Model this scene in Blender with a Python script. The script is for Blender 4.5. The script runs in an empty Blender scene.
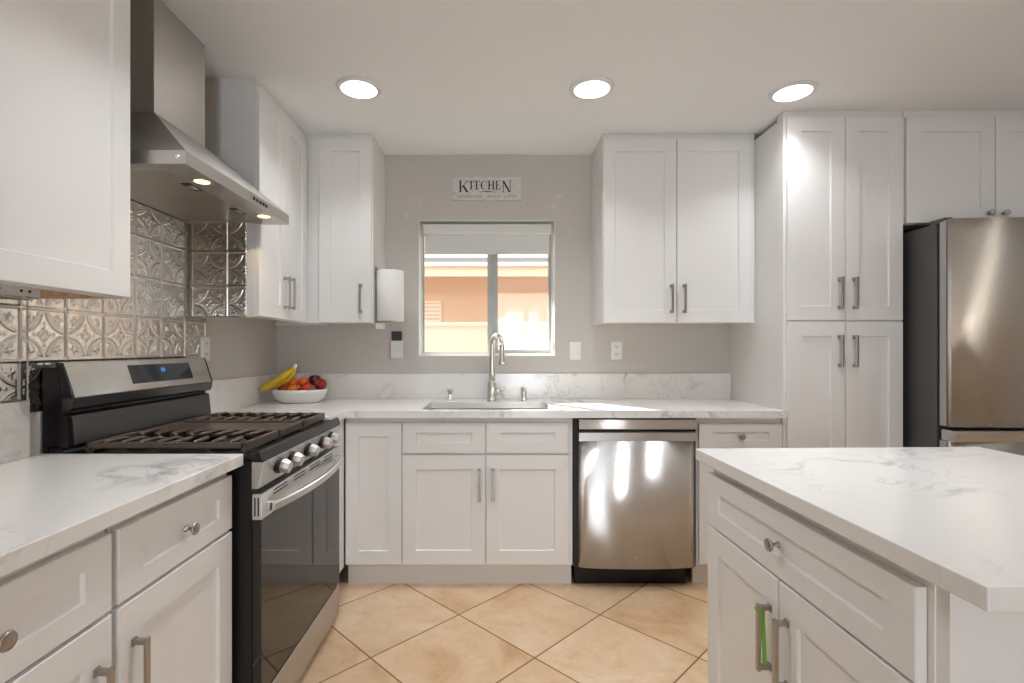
import bpy, bmesh, math, random
import numpy as np
from mathutils import Vector, Matrix

# ------------------------------------------------------------------ camera, sky, sun, exposure
IN = 0.0254                      # the kitchen is laid out in inches
EYE = 48.6
scene = bpy.context.scene
COL = scene.collection
random.seed(7)

cam_d = bpy.data.cameras.new('camera')
cam = bpy.data.objects.new('camera', cam_d)
COL.objects.link(cam)
cam.location = (0, 0, EYE * IN)
cam.rotation_euler = (math.radians(90), 0, 0)
cam_d.sensor_width = 36.0
cam_d.lens = 508.0 / 1024.0 * 36.0
cam_d.shift_x = 15.0 / 1024.0
cam_d.shift_y = 6.0 / 1024.0
cam_d.clip_start = 0.02
scene.camera = cam

vs = scene.view_settings
vs.view_transform = 'Standard'
vs.look = 'None'
vs.gamma = 1.0
vs.use_curve_mapping = False
vs.exposure = 0.15
scene.cycles.max_bounces = 10
scene.cycles.diffuse_bounces = 6
scene.cycles.glossy_bounces = 5
scene.cycles.sample_clamp_indirect = 6.0
scene.cycles.caustics_reflective = False
scene.cycles.caustics_refractive = False

world = bpy.data.worlds.new('daylight')
scene.world = world
world.use_nodes = True
bgn = world.node_tree.nodes['Background']
bgn.inputs[0].default_value = (0.86, 0.93, 1.0, 1)
bgn.inputs[1].default_value = 3.4

sun_d = bpy.data.lights.new('sun', 'SUN')
sun = bpy.data.objects.new('sun', sun_d)
COL.objects.link(sun)
sun_dir = Vector((0.61 * math.cos(math.radians(36)), -0.79 * math.cos(math.radians(36)), -math.sin(math.radians(36))))
sun.rotation_euler = sun_dir.to_track_quat('-Z', 'Y').to_euler()
sun.location = (-3, 9, 8)
sun_d.energy = 26.0
sun_d.angle = math.radians(0.6)
sun_d.color = (1.0, 0.95, 0.87)

CAN_POWER = 2.5           # the three recessed lights in the picture
ADDED_POWER = 5.6          # unseen ones added above and beside the view to light the room
def area(name, loc, size, power, rot, color=(1, 1, 1), size_y=None, shape='RECTANGLE'):
    d = bpy.data.lights.new(name, 'AREA')
    d.shape = shape
    d.size = size
    if size_y: d.size_y = size_y
    d.energy = power
    d.color = color
    o = bpy.data.objects.new(name, d)
    o.location = Vector(loc) * IN
    o.rotation_euler = rot
    COL.objects.link(o)
    return o
# added fill lamp outside the unseen patio opening, tilted up toward the ceiling
area('rear_fill_light', (20, -136, 44), 26 * IN, 52, (math.radians(122), 0, 0), (0.84, 0.92, 1.0), 80 * IN)

# ------------------------------------------------------------------ materials
MAT = {}
def srgb(r, g, b):
    f = lambda c: (c / 255 / 12.92) if c / 255 <= 0.04045 else ((c / 255 + 0.055) / 1.055) ** 2.4
    return (f(r), f(g), f(b), 1)

def pm(name, col, rough=0.5, metal=0.0, spec=0.5, **kw):
    m = bpy.data.materials.new(name)
    m.use_nodes = True
    b = m.node_tree.nodes['Principled BSDF']
    if len(col) == 3: col = (*col, 1)
    b.inputs['Base Color'].default_value = col
    b.inputs['Roughness'].default_value = rough
    b.inputs['Metallic'].default_value = metal
    b.inputs['Specular IOR Level'].default_value = spec
    for k, v in kw.items():
        b.inputs[k.replace('_', ' ')].default_value = v
    MAT[name] = m
    return m

class NT:
    def __init__(s, m):
        s.t = m.node_tree; s.n = s.t.nodes; s.l = s.t.links
        s.b = s.n['Principled BSDF']
    def add(s, typ, **kw):
        n = s.n.new(typ)
        for k, v in kw.items(): setattr(n, k, v)
        return n
    def link(s, a, b): s.l.new(a, b)
    def math(s, op, a, b=None, c=None, clamp=False):
        n = s.n.new('ShaderNodeMath'); n.operation = op; n.use_clamp = clamp
        for i, v in enumerate((a, b, c)):
            if v is None: continue
            if isinstance(v, (int, float)): n.inputs[i].default_value = v
            else: s.l.new(v, n.inputs[i])
        return n.outputs[0]
    def coord(s, scale=(1, 1, 1), rot=(0, 0, 0), loc=(0, 0, 0)):
        tc = s.n.new('ShaderNodeTexCoord'); mp = s.n.new('ShaderNodeMapping')
        mp.inputs['Scale'].default_value = scale
        mp.inputs['Rotation'].default_value = rot
        mp.inputs['Location'].default_value = loc
        s.l.new(tc.outputs['Object'], mp.inputs[0])
        return mp.outputs[0]
    def noise(s, vec, scale, detail=2, rough=0.5, dist=0.0):
        n = s.n.new('ShaderNodeTexNoise')
        n.inputs['Scale'].default_value = scale
        n.inputs['Detail'].default_value = detail
        n.inputs['Roughness'].default_value = rough
        n.inputs['Distortion'].default_value = dist
        s.l.new(vec, n.inputs['Vector'])
        return n.outputs['Fac']
    def ramp(s, fac, stops):
        n = s.n.new('ShaderNodeValToRGB')
        e = n.color_ramp.elements
        while len(e) > 1: e.remove(e[-1])
        e[0].position = stops[0][0]; e[0].color = stops[0][1]
        for p, c in stops[1:]:
            k = e.new(p); k.color = c
        s.l.new(fac, n.inputs[0])
        return n.outputs[0]
    def mix(s, fac, a, b, blend='MIX'):
        n = s.n.new('ShaderNodeMix'); n.data_type = 'RGBA'; n.blend_type = blend
        for i, v in ((0, fac), (6, a), (7, b)):
            if isinstance(v, (int, float)): n.inputs[i].default_value = v
            elif isinstance(v, tuple): n.inputs[i].default_value = v
            else: s.l.new(v, n.inputs[i])
        return n.outputs[2]
    def bump(s, h, strength, dist):
        n = s.n.new('ShaderNodeBump')
        n.inputs['Strength'].default_value = strength
        n.inputs['Distance'].default_value = dist
        s.l.new(h, n.inputs['Height'])
        s.l.new(n.outputs[0], s.b.inputs['Normal'])

def g(v): return (v, v, v, 1)

white_paint = pm('white_paint', (0.80, 0.79, 0.78), 0.38)
pm('white_trim', (0.78, 0.77, 0.75), 0.45)
raw_wood = pm('raw_wood', srgb(196, 160, 118), 0.6)
t = NT(raw_wood); v = t.coord((3, 30, 30)); f = t.noise(v, 2.0, 4, 0.6, 0.4)
t.link(t.ramp(f, [(0.3, srgb(176, 134, 92)), (0.7, srgb(214, 178, 138))]), t.b.inputs['Base Color'])
pm('cabinet_underside', srgb(222, 204, 184), 0.55)

wall_paint = pm('wall_paint', (0.57, 0.54, 0.507), 0.75)
t = NT(wall_paint); v = t.coord(); f = t.noise(v, 130, 3)
t.bump(f, 0.18, 0.002)
# a few scuffed filler patches around the window
tc = t.add('ShaderNodeTexCoord'); sx = t.add('ShaderNodeSeparateXYZ'); t.link(tc.outputs['Object'], sx.inputs[0])
fac = None
for (px, py, r) in ((415, 203, 9), (407, 216, 4), (553, 205, 9), (569, 214, 3), (569, 232, 3), (405, 231, 3), (560, 196, 5)):
    X = (px - 497) / 4.045 * IN; Z = (EYE + (347.5 - py) / 4.045) * IN; R = r / 4.045 * IN
    dx = t.math('SUBTRACT', sx.outputs[0], X); dz = t.math('SUBTRACT', sx.outputs[2], Z)
    d = t.math('SQRT', t.math('ADD', t.math('MULTIPLY', dx, dx), t.math('MULTIPLY', dz, dz)))
    k = t.math('SUBTRACT', 1.0, t.math('DIVIDE', d, R), clamp=True)
    fac = k if fac is None else t.math('MAXIMUM', fac, k)
yk = t.math('GREATER_THAN', sx.outputs[1], 3.0)
n2 = t.math('MULTIPLY', t.math('SUBTRACT', t.noise(v, 26, 4, 0.7), 0.44), 6.0, clamp=True)
fac = t.math('MULTIPLY', t.math('MULTIPLY', fac, n2), yk)
t.link(t.mix(t.math('MULTIPLY', fac, 0.75), (0.57, 0.54, 0.507, 1), (0.72, 0.70, 0.68, 1)), t.b.inputs['Base Color'])

ceil_m = pm('ceiling_paint', (0.90, 0.91, 0.92), 0.85)
t = NT(ceil_m); f = t.noise(t.coord(), 60, 3); t.bump(f, 0.12, 0.002)

# floor: 18 inch ceramic tiles laid on the diagonal
floor_m = pm('diagonal_floor_tile', (0.5, 0.36, 0.22), 0.33)
t = NT(floor_m)
tc = t.add('ShaderNodeTexCoord'); sx = t.add('ShaderNodeSeparateXYZ'); t.link(tc.outputs['Object'], sx.inputs[0])
S = 18.18 * IN
x0, y0 = -6.95 * IN, 92.4 * IN
dx = t.math('SUBTRACT', sx.outputs[0], x0); dy = t.math('SUBTRACT', sx.outputs[1], y0)
u = t.math('DIVIDE', t.math('MULTIPLY', t.math('ADD', dx, dy), math.sqrt(.5)), S)
w = t.math('DIVIDE', t.math('MULTIPLY', t.math('SUBTRACT', dx, dy), math.sqrt(.5)), S)
def edge(c):
    fr = t.math('FRACT', c)
    return t.math('MINIMUM', fr, t.math('SUBTRACT', 1.0, fr))
e = t.math('MINIMUM', edge(u), edge(w))
grout = t.math('SUBTRACT', 1.0, t.math('DIVIDE', t.math('SUBTRACT', e, 0.004), 0.006), clamp=True)
cx = t.add('ShaderNodeCombineXYZ')
t.link(t.math('FLOOR', u), cx.inputs[0]); t.link(t.math('FLOOR', w), cx.inputs[1])
wn = t.add('ShaderNodeTexWhiteNoise', noise_dimensions='3D'); t.link(cx.outputs[0], wn.inputs[0])
off = t.add('ShaderNodeVectorMath', operation='SCALE'); t.link(wn.outputs['Color'], off.inputs[0]); off.inputs['Scale'].default_value = 7.0
ad = t.add('ShaderNodeVectorMath', operation='ADD'); t.link(tc.outputs['Object'], ad.inputs[0]); t.link(off.outputs[0], ad.inputs[1])
f1 = t.noise(ad.outputs[0], 3.2, 6, 0.62, 0.6)
base = t.ramp(f1, [(0.3, srgb(190, 150, 112)), (0.44, srgb(211, 180, 144)), (0.56, srgb(219, 192, 160)), (0.7, srgb(228, 208, 182))])
f2 = t.noise(ad.outputs[0], 16, 5, 0.7, 0.3)
base = t.mix(t.math('MULTIPLY', t.math('SUBTRACT', f2, 0.5, clamp=True), 1.6, clamp=True), base, srgb(176, 138, 100))
base = t.mix(t.math('MULTIPLY', wn.outputs['Value'], 0.16), base, srgb(190, 140, 92))
t.link(t.mix(grout, base, srgb(126, 92, 60)), t.b.inputs['Base Color'])
t.link(t.math('ADD', 0.3, t.math('MULTIPLY', grout, 0.5)), t.b.inputs['Roughness'])
t.bump(t.math('SUBTRACT', t.math('MULTIPLY', f1, 0.15), grout), 0.25, 0.002)

# quartz: white with soft grey veins
quartz = pm('veined_quartz', (0.8, 0.79, 0.77), 0.16)
t = NT(quartz); v = t.coord((1, 1, 1), (0.3, 0.2, 0.9))
wv = t.add('ShaderNodeTexNoise'); wv.inputs['Scale'].default_value = 2.2; wv.inputs['Detail'].default_value = 5; t.link(v, wv.inputs['Vector'])
sc = t.add('ShaderNodeVectorMath', operation='SCALE'); t.link(wv.outputs['Color'], sc.inputs[0]); sc.inputs['Scale'].default_value = 0.55
av = t.add('ShaderNodeVectorMath', operation='ADD'); t.link(v, av.inputs[0]); t.link(sc.outputs[0], av.inputs[1])
st = t.add('ShaderNodeMapping'); st.inputs['Scale'].default_value = (0.6, 2.0, 1.2); t.link(av.outputs[0], st.inputs[0])
n1 = t.noise(st.outputs[0], 1.5, 3, 0.5)
vein = t.math('SUBTRACT', 1.0, t.math('MULTIPLY', t.math('ABSOLUTE', t.math('SUBTRACT', n1, 0.5)), 34.0), clamp=True)
mask = t.math('MULTIPLY', t.math('SUBTRACT', t.noise(v, 2.6, 2), 0.47), 7.0, clamp=True)
n3 = t.noise(st.outputs[0], 5.0, 3, 0.6)
fine = t.math('SUBTRACT', 1.0, t.math('MULTIPLY', t.math('ABSOLUTE', t.math('SUBTRACT', n3, 0.5)), 30.0), clamp=True)
cloud = t.math('MULTIPLY', t.math('SUBTRACT', t.noise(st.outputs[0], 2.0, 4), 0.5), 1.2, clamp=True)
tot = t.math('ADD', t.math('MULTIPLY', vein, t.math('MULTIPLY', mask, 0.6)), t.math('MULTIPLY', fine, t.math('MULTIPLY', mask, 0.34)))
tot = t.math('ADD', tot, t.math('MULTIPLY', cloud, 0.14), clamp=True)
t.link(t.mix(tot, (0.82, 0.805, 0.78, 1), (0.34, 0.335, 0.335, 1)), t.b.inputs['Base Color'])

def steel(name, col, rough, aniso=0.0, tilt=0.0):
    """brushed metal; the brushing is finer than a pixel: a random lean of the normal along z"""
    m = pm(name, col, rough, 1.0)
    t = NT(m)
    if aniso:
        tn = t.add('ShaderNodeTangent', direction_type='RADIAL', axis='Z')
        t.link(tn.outputs[0], t.b.inputs['Tangent'])
        t.b.inputs['Anisotropic'].default_value = aniso
        t.b.inputs['Anisotropic Rotation'].default_value = 0.25
    if tilt:
        wn = t.add('ShaderNodeTexWhiteNoise', noise_dimensions='3D'); t.link(t.coord((20000, 20000, 20000)), wn.inputs[0])
        k = t.math('MULTIPLY', t.math('SUBTRACT', wn.outputs['Value'], 0.5), 2 * tilt)
        cz = t.add('ShaderNodeCombineXYZ'); t.link(k, cz.inputs[2])
        ge = t.add('ShaderNodeNewGeometry')
        va = t.add('ShaderNodeVectorMath', operation='ADD'); t.link(ge.outputs['Normal'], va.inputs[0]); t.link(cz.outputs[0], va.inputs[1])
        vn = t.add('ShaderNodeVectorMath', operation='NORMALIZE'); t.link(va.outputs[0], vn.inputs[0])
        t.link(vn.outputs[0], t.b.inputs['Normal'])
    return m
steel('stainless', (0.62, 0.61, 0.595), 0.2, 0.9, 0.62)
steel('hood_steel', (0.56, 0.54, 0.515), 0.42, 0.3, 0.0)
steel('fridge_steel', (0.62, 0.59, 0.555), 0.26, 0.85, 0.6)
steel('sink_steel', (0.34, 0.335, 0.33), 0.25)
pm('nickel', (0.42, 0.385, 0.345), 0.3, 1.0)
pm('chrome', (0.75, 0.75, 0.75), 0.09, 1.0)
pm('faucet_nickel', (0.68, 0.655, 0.62), 0.3, 1.0)
pm('pale_steel', (0.68, 0.67, 0.655), 0.32, 1.0)
pm('door_edge_steel', (0.50, 0.485, 0.465), 0.45, 0.7)
pm('filter_metal', (0.50, 0.455, 0.41), 0.42, 1.0)
tin = pm('pressed_tin', (0.62, 0.595, 0.56), 0.22, 1.0)
pm('black_enamel', (0.012, 0.010, 0.010), 0.25, 0, 0.3)
pm('black_matte', (0.012, 0.011, 0.011), 0.6)
pm('cast_iron', (0.075, 0.052, 0.040), 0.3)
pm('oven_glass', (0.012, 0.011, 0.011), 0.04, 0.0, 0.5)
pm('display_glass', (0.014, 0.016, 0.022), 0.07)
pm('dark_steel', (0.09, 0.085, 0.085), 0.3, 0.9)
pm('fridge_side', (0.075, 0.073, 0.074), 0.5)
pm('gasket', (0.015, 0.014, 0.014), 0.7)
pm('white_plastic', (0.80, 0.795, 0.78), 0.35)
pm('black_plastic', (0.02, 0.018, 0.018), 0.4)
pm('dark_slot', (0.02, 0.018, 0.016), 0.7)
paper = pm('paper_towel', (0.86, 0.85, 0.83), 0.95)
t = NT(paper); f = t.noise(t.coord((1, 1, 1)), 190, 2); t.bump(f, 0.25, 0.001)
pm('ceramic', (0.82, 0.81, 0.79), 0.12)
pm('green_tag', srgb(118, 172, 52), 0.5)
vinyl = pm('window_aluminium', (0.42, 0.44, 0.42), 0.42)
pm('window_white', (0.78, 0.78, 0.765), 0.4)
shade = pm('shade_fabric', (0.76, 0.765, 0.745), 0.8)
pm('bead_chain', (0.75, 0.75, 0.74), 0.3)
glass = pm('window_glass', (1, 1, 1), 0.0, 0.0, 0.5)
t = NT(glass)
lw = t.add('ShaderNodeLayerWeight'); lw.inputs[0].default_value = 0.5; fz = t.math('ADD', 0.012, t.math('MULTIPLY', 0.9, t.math('POWER', lw.outputs['Facing'], 5.0)))
tr = t.add('ShaderNodeBsdfTransparent'); tr.inputs[0].default_value = (0.95, 0.97, 0.96, 1)
gl = t.add('ShaderNodeBsdfGlossy'); gl.inputs['Roughness'].default_value = 0.0
mx = t.add('ShaderNodeMixShader'); t.link(fz, mx.inputs[0]); t.link(tr.outputs[0], mx.inputs[1]); t.link(gl.outputs[0], mx.inputs[2])
t.link(mx.outputs[0], t.n['Material Output'].inputs[0])
screen = pm('insect_screen', (0.75, 0.73, 0.72), 0.8)
t = NT(screen)
tr = t.add('ShaderNodeBsdfTransparent'); df = t.add('ShaderNodeBsdfTranslucent'); df.inputs[0].default_value = (0.8, 0.76, 0.75, 1)
mx = t.add('ShaderNodeMixShader'); mx.inputs[0].default_value = 0.035
t.link(tr.outputs[0], mx.inputs[1]); t.link(df.outputs[0], mx.inputs[2]); t.link(mx.outputs[0], t.n['Material Output'].inputs[0])

def emit(name, col, strength):
    m = pm(name, col, 0.5)
    b = m.node_tree.nodes['Principled BSDF']
    b.inputs['Emission Color'].default_value = (*col, 1)
    b.inputs['Emission Strength'].default_value = strength
    return m
emit('lamp_lens', (1.0, 0.98, 0.95), 6.0)
emit('hood_lamp', (1.0, 0.66, 0.28), 3.2)
emit('clock_digits', (0.03, 0.2, 0.55), 0.3)

stucco = pm('orange_stucco', srgb(232, 196, 164), 0.9)
t = NT(stucco); f = t.noise(t.coord(), 40, 4); t.bump(f, 0.4, 0.006)
pm('cream_stucco', srgb(200, 174, 158), 0.9)
pm('fascia_paint', srgb(218, 184, 158), 0.8)
pm('roof_tile', srgb(128, 120, 120), 0.8)
pm('gutter', srgb(235, 232, 230), 0.5)
pm('vent_paint', srgb(250, 232, 210), 0.8)
pm('outside_ground', srgb(170, 160, 145), 0.9)

def skin(name, c0, c1, rough, sc):
    m = pm(name, c0, rough)
    t = NT(m); f = t.noise(t.coord(), sc, 3, 0.6, 0.3)
    t.link(t.ramp(f, [(0.35, c0), (0.65, c1)]), t.b.inputs['Base Color'])
    return m
skin('banana_skin', srgb(214, 178, 22), srgb(196, 170, 30), 0.45, 25)
pm('banana_tip', srgb(70, 52, 20), 0.6)
orange_m = skin('orange_skin', srgb(224, 96, 20), srgb(232, 116, 30), 0.42, 30)
skin('apricot_skin', srgb(224, 128, 24), srgb(206, 88, 24), 0.5, 20)
skin('nectarine_skin', srgb(170, 34, 18), srgb(214, 84, 36), 0.35, 24)
skin('plum_skin', srgb(62, 14, 22), srgb(86, 24, 30), 0.28, 30)
skin('red_skin', srgb(120, 18, 16), srgb(150, 40, 26), 0.32, 26)
pm('fruit_stem', srgb(80, 56, 30), 0.7)

signm = pm('distressed_white_board', (0.7, 0.69, 0.66), 0.7)
t = NT(signm); f = t.noise(t.coord((14, 14, 90)), 1.6, 5, 0.7)
t.link(t.ramp(f, [(0.3, (0.40, 0.385, 0.36, 1)), (0.5, (0.66, 0.65, 0.625, 1)), (0.8, (0.74, 0.73, 0.71, 1))]), t.b.inputs['Base Color'])
pm('sign_ink', (0.045, 0.045, 0.045), 0.7)
pm('sign_ink_pale', (0.22, 0.215, 0.205), 0.7)
pm('sign_edge', (0.16, 0.145, 0.13), 0.7)

# ------------------------------------------------------------------ mesh builder (inches)
class MB:
    def __init__(s): s.bm = bmesh.new()
    def box(s, x0, x1, y0, y1, z0, z1, bev=0.0, seg=2, mi=0):
        vs_ = [s.bm.verts.new(p) for p in ((x0, y0, z0), (x1, y0, z0), (x1, y1, z0), (x0, y1, z0), (x0, y0, z1), (x1, y0, z1), (x1, y1, z1), (x0, y1, z1))]
        fs = [s.bm.faces.new([vs_[i] for i in q]) for q in ((0, 3, 2, 1), (4, 5, 6, 7), (0, 1, 5, 4), (1, 2, 6, 5), (2, 3, 7, 6), (3, 0, 4, 7))]
        for f in fs: f.material_index = mi
        if bev > 0:
            es = list({e for f in fs for e in f.edges})
            bmesh.ops.bevel(s.bm, geom=es, offset=bev, segments=seg, profile=0.5, affect='EDGES', material=mi)
        return s
    def loops(s, loops, cap0=True, cap1=True, closed=True, mi=0, smooth=False):
        L = [[s.bm.verts.new(p) for p in lp] for lp in loops]
        n = len(L[0])
        for a, b in zip(L, L[1:]):
            for i in range(n if closed else n - 1):
                j = (i + 1) % n
                f = s.bm.faces.new((a[i], a[j], b[j], b[i])); f.material_index = mi; f.smooth = smooth
        if cap0: f = s.bm.faces.new(list(reversed(L[0]))); f.material_index = mi
        if cap1: f = s.bm.faces.new(L[-1]); f.material_index = mi
        return s
    def lathe(s, prof, c=(0, 0, 0), axis=(0, 0, 1), n=24, cap0=True, cap1=True, mi=0, smooth=True, sx=1, sy=1):
        ax = Vector(axis).normalized()
        q = Vector((0, 0, 1)).rotation_difference(ax)
        c = Vector(c); lp = []
        for r, h in prof:
            lp.append([c + q @ Vector((r * sx * math.cos(2 * math.pi * i / n), r * sy * math.sin(2 * math.pi * i / n), h)) for i in range(n)])
        return s.loops(lp, cap0, cap1, True, mi, smooth)
    def tube(s, pts, r, n=12, mi=0, smooth=True, cap=True, flat=1.0):
        pts = [Vector(p) for p in pts]
        if not isinstance(r, (list, tuple)): r = [r] * len(pts)
        lp = []; up = None
        for i, p in enumerate(pts):
            d = (pts[min(i + 1, len(pts) - 1)] - pts[max(i - 1, 0)]).normalized()
            if up is None:
                up = Vector((0, 0, 1)) if abs(d.z) < 0.9 else Vector((0, 1, 0))
            up = (up - d * up.dot(d)).normalized()
            sd = d.cross(up)
            lp.append([p + (up * math.sin(2 * math.pi * k / n) * flat + sd * math.cos(2 * math.pi * k / n)) * r[i] for k in range(n)])
        return s.loops(lp, cap, cap, True, mi, smooth)
    def prism(s, poly, f, mi=0):
        """poly: 2-D points; f(u,v,k) -> 3-D with k = 0/1 the two ends"""
        a = [f(u, v, 0) for u, v in poly]; b = [f(u, v, 1) for u, v in poly]
        return s.loops([a, b], mi=mi)
    def shaker(s, x0, x1, z0, z1, yf=0.0, t=0.75, st=2.7, rl=2.7, rec=0.32, slab=False):
        def lp(ix, iz, y): return [(x0 + ix, y, z0 + iz), (x1 - ix, y, z0 + iz), (x1 - ix, y, z1 - iz), (x0 + ix, y, z1 - iz)]
        L = [lp(0, 0, yf + t), lp(0, 0, yf + .07), lp(.07, .07, yf), lp(st, rl, yf), lp(st + .1, rl + .1, yf + rec)]
        return s.loops(L)
    def build(s, name, mats, parent=None, loc=None, bevel=0.0, smooth_angle=None, sub=0):
        bmesh.ops.recalc_face_normals(s.bm, faces=s.bm.faces)
        bmesh.ops.scale(s.bm, vec=(IN, IN, IN), verts=s.bm.verts)
        me = bpy.data.meshes.new(name)
        s.bm.to_mesh(me); s.bm.free()
        for m in (mats if isinstance(mats, (list, tuple)) else [mats]): me.materials.append(MAT[m] if isinstance(m, str) else m)
        return place(name, me, parent, loc, bevel, smooth_angle, sub)

def place(name, me, parent=None, loc=None, bevel=0.0, smooth_angle=None, sub=0):
    o = bpy.data.objects.new(name, me)
    COL.objects.link(o)
    if parent is not None: o.parent = parent
    if loc is not None: o.location = Vector(loc) * IN
    if sub:
        k = o.modifiers.new('subdivision', 'SUBSURF'); k.levels = sub; k.render_levels = sub
    if bevel:
        k = o.modifiers.new('bevel', 'BEVEL'); k.width = bevel * IN; k.segments = 2; k.limit_method = 'ANGLE'; k.angle_limit = math.radians(40)
    return o

def tag(o, label, cat, group=None):
    o['label'] = label; o['category'] = cat
    if group: o['group'] = group
    return o
def thing(name, label, cat, loc=(0, 0, 0), rot=0.0, group=None):
    o = bpy.data.objects.new(name, None)
    o.empty_display_size = 0.1
    COL.objects.link(o)
    o.location = Vector(loc) * IN
    o.rotation_euler = (0, 0, math.radians(rot))
    return tag(o, label, cat, group)
def struct(o): o['kind'] = 'structure'; return o
def dup(root, loc, label=None):
    def cp(o, parent):
        c = o.copy(); COL.objects.link(c)
        if parent is not None: c.parent = parent
        for ch in [k for k in kids if k.parent == o]: cp(ch, c)
        return c
    kids = list(root.children_recursive)
    r = cp(root, None)
    r.location = Vector(loc) * IN
    if label: r['label'] = label
    return r

def grid_slab(xs, ys, mask, z0, z1, f):
    """slab of the cells where mask(i, j); f maps (a, b, c) to a point"""
    mb = MB(); vc = {}
    def V(i, j, k):
        if (i, j, k) not in vc: vc[(i, j, k)] = mb.bm.verts.new(f(xs[i], ys[j], (z0, z1)[k]))
        return vc[(i, j, k)]
    ok = lambda i, j: 0 <= i < len(xs) - 1 and 0 <= j < len(ys) - 1 and mask(i, j)
    for i in range(len(xs) - 1):
        for j in range(len(ys) - 1):
            if not ok(i, j): continue
            for k in (0, 1): mb.bm.faces.new((V(i, j, k), V(i + 1, j, k), V(i + 1, j + 1, k), V(i, j + 1, k)))
            for (di, dj, a, b) in ((-1, 0, (i, j), (i, j + 1)), (1, 0, (i + 1, j), (i + 1, j + 1)), (0, -1, (i, j), (i + 1, j)), (0, 1, (i, j + 1), (i + 1, j + 1))):
                if not ok(i + di, j + dj): mb.bm.faces.new((V(*a, 0), V(*b, 0), V(*b, 1), V(*a, 1)))
    return mb

# ------------------------------------------------------------------ the room
WL, WR, WB, WF, CEIL = -54.4, 121.5, 125.6, -130.0, 96.2
XR = 215.0                       # the room opens to the right before the refrigerator
struct(MB().box(WL - 6, XR + 6, WF - 6, WB + 6, -4, 0).build('floor', 'diagonal_floor_tile'))
struct(MB().box(WL - 6, XR + 6, WF - 6, WB + 6, CEIL, CEIL + 5).build('ceiling', 'ceiling_paint'))
struct(MB().box(WL - 6, WL, WF, WB + 6, 0, CEIL).build('wall_left', 'wall_paint'))
struct(MB().box(WR, XR, 78, WB + 6, 0, CEIL).build('wall_right', 'ceiling_paint'))
struct(MB().box(XR, XR + 6, WF, WB + 6, 0, CEIL).build('wall_far_right', 'ceiling_paint'))
OX0, OX1, OZ0, OZ1 = -19.4, 14.4, 46.5, 80.1          # window opening
struct(grid_slab([WL, OX0, OX1, WR], [0, OZ0, OZ1, CEIL], lambda i, j: not (i == 1 and j == 1), WB, WB + 6, lambda a, b, c: (a, c, b)).build('wall_back', 'wall_paint'))
struct(grid_slab([WL, 4, 38, XR], [0, 84, CEIL], lambda i, j: not (i == 1 and j == 0), WF - 6, WF, lambda a, b, c: (a, c, b)).build('wall_rear', 'ceiling_paint'))
# unseen, assumed patio doors; their bars split the added lamp's reflection into bands
d1 = MB()
for x in (4, 21, 34.5): d1.box(x, x + 3.5, WF - 4, WF - 1.5, 0, 84)
d1.box(7.5, 34.5, WF - 4, WF - 1.5, 80.5, 84).box(7.5, 34.5, WF - 4, WF - 1.5, 0, 4)
struct(d1.build('unseen_door', 'window_white'))

# unseen eave soffit, sized to cut off high sun through the window
struct(MB().box(-140, 160, WB + 6, 163, 92, 97).build('unseen_eave', 'window_white'))

# ------------------------------------------------------------------ window, shade
win = bpy.data.objects.new('window_1', None); COL.objects.link(win); struct(win)
win.location = Vector((0, WB, OZ0)) * IN
YF = 3.2                                               # frame depth behind the wall face (local y)
H = OZ1 - OZ0
fr = MB()
fr.box(OX0, OX0 + .55, YF, YF + 2.2, 0, H).box(OX1 - .55, OX1, YF, YF + 2.2, 0, H)
fr.box(OX0 + .55, OX1 - .55, YF, YF + 2.2, 0, .6).box(OX0 + .55, OX1 - .55, YF, YF + 2.2, H - 1.2, H)
fr.build('window_frame', 'window_white', win, bevel=0.08)
def sash(x0, x1, y, z0, wl, wr, wb):
    m = MB()
    m.box(x0, x0 + wl, y, y + .9, z0, H - 1.2).box(x1 - wr, x1, y, y + .9, z0, H - 1.2)
    m.box(x0 + wl, x1 - wr, y, y + .9, z0, z0 + wb).box(x0 + wl, x1 - wr, y, y + .9, H - 2.2, H - 1.2)
    s = m.build('sash', 'window_aluminium', win, bevel=0.06)
    MB().box(x0 + wl, x1 - wr, y + .4, y + .5, z0 + wb, H - 2.2).build('window_pane', 'window_glass', s)
    return s
s1 = sash(OX0 + .6, -1.1, YF + .1, .62, .35, 1.35, .35)
s2 = sash(-1.9, OX1 - .6, YF + 1.15, .62, 2.1, .7, .9)
MB().box(.2, OX1 - 1.3, YF + 2.1, YF + 2.13, 1.5, H - 2.2).build('window_screen', 'insect_screen', s2)
MB().box(-2.3, -1.5, YF - .35, YF + .1, 14, 16.4, .1).build('window_latch', 'window_aluminium', s1)
MB().box(OX0, OX1, 0.02, YF, 0.0, 0.2).build('window_sill', 'window_white', win)
MB().box(OX0, OX0 + .2, .02, YF, .2, H - .2).box(OX1 - .2, OX1, .02, YF, .2, H - .2).box(OX0, OX1, .02, YF, H - .2, H).build('window_reveal', 'window_white', win)

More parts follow.
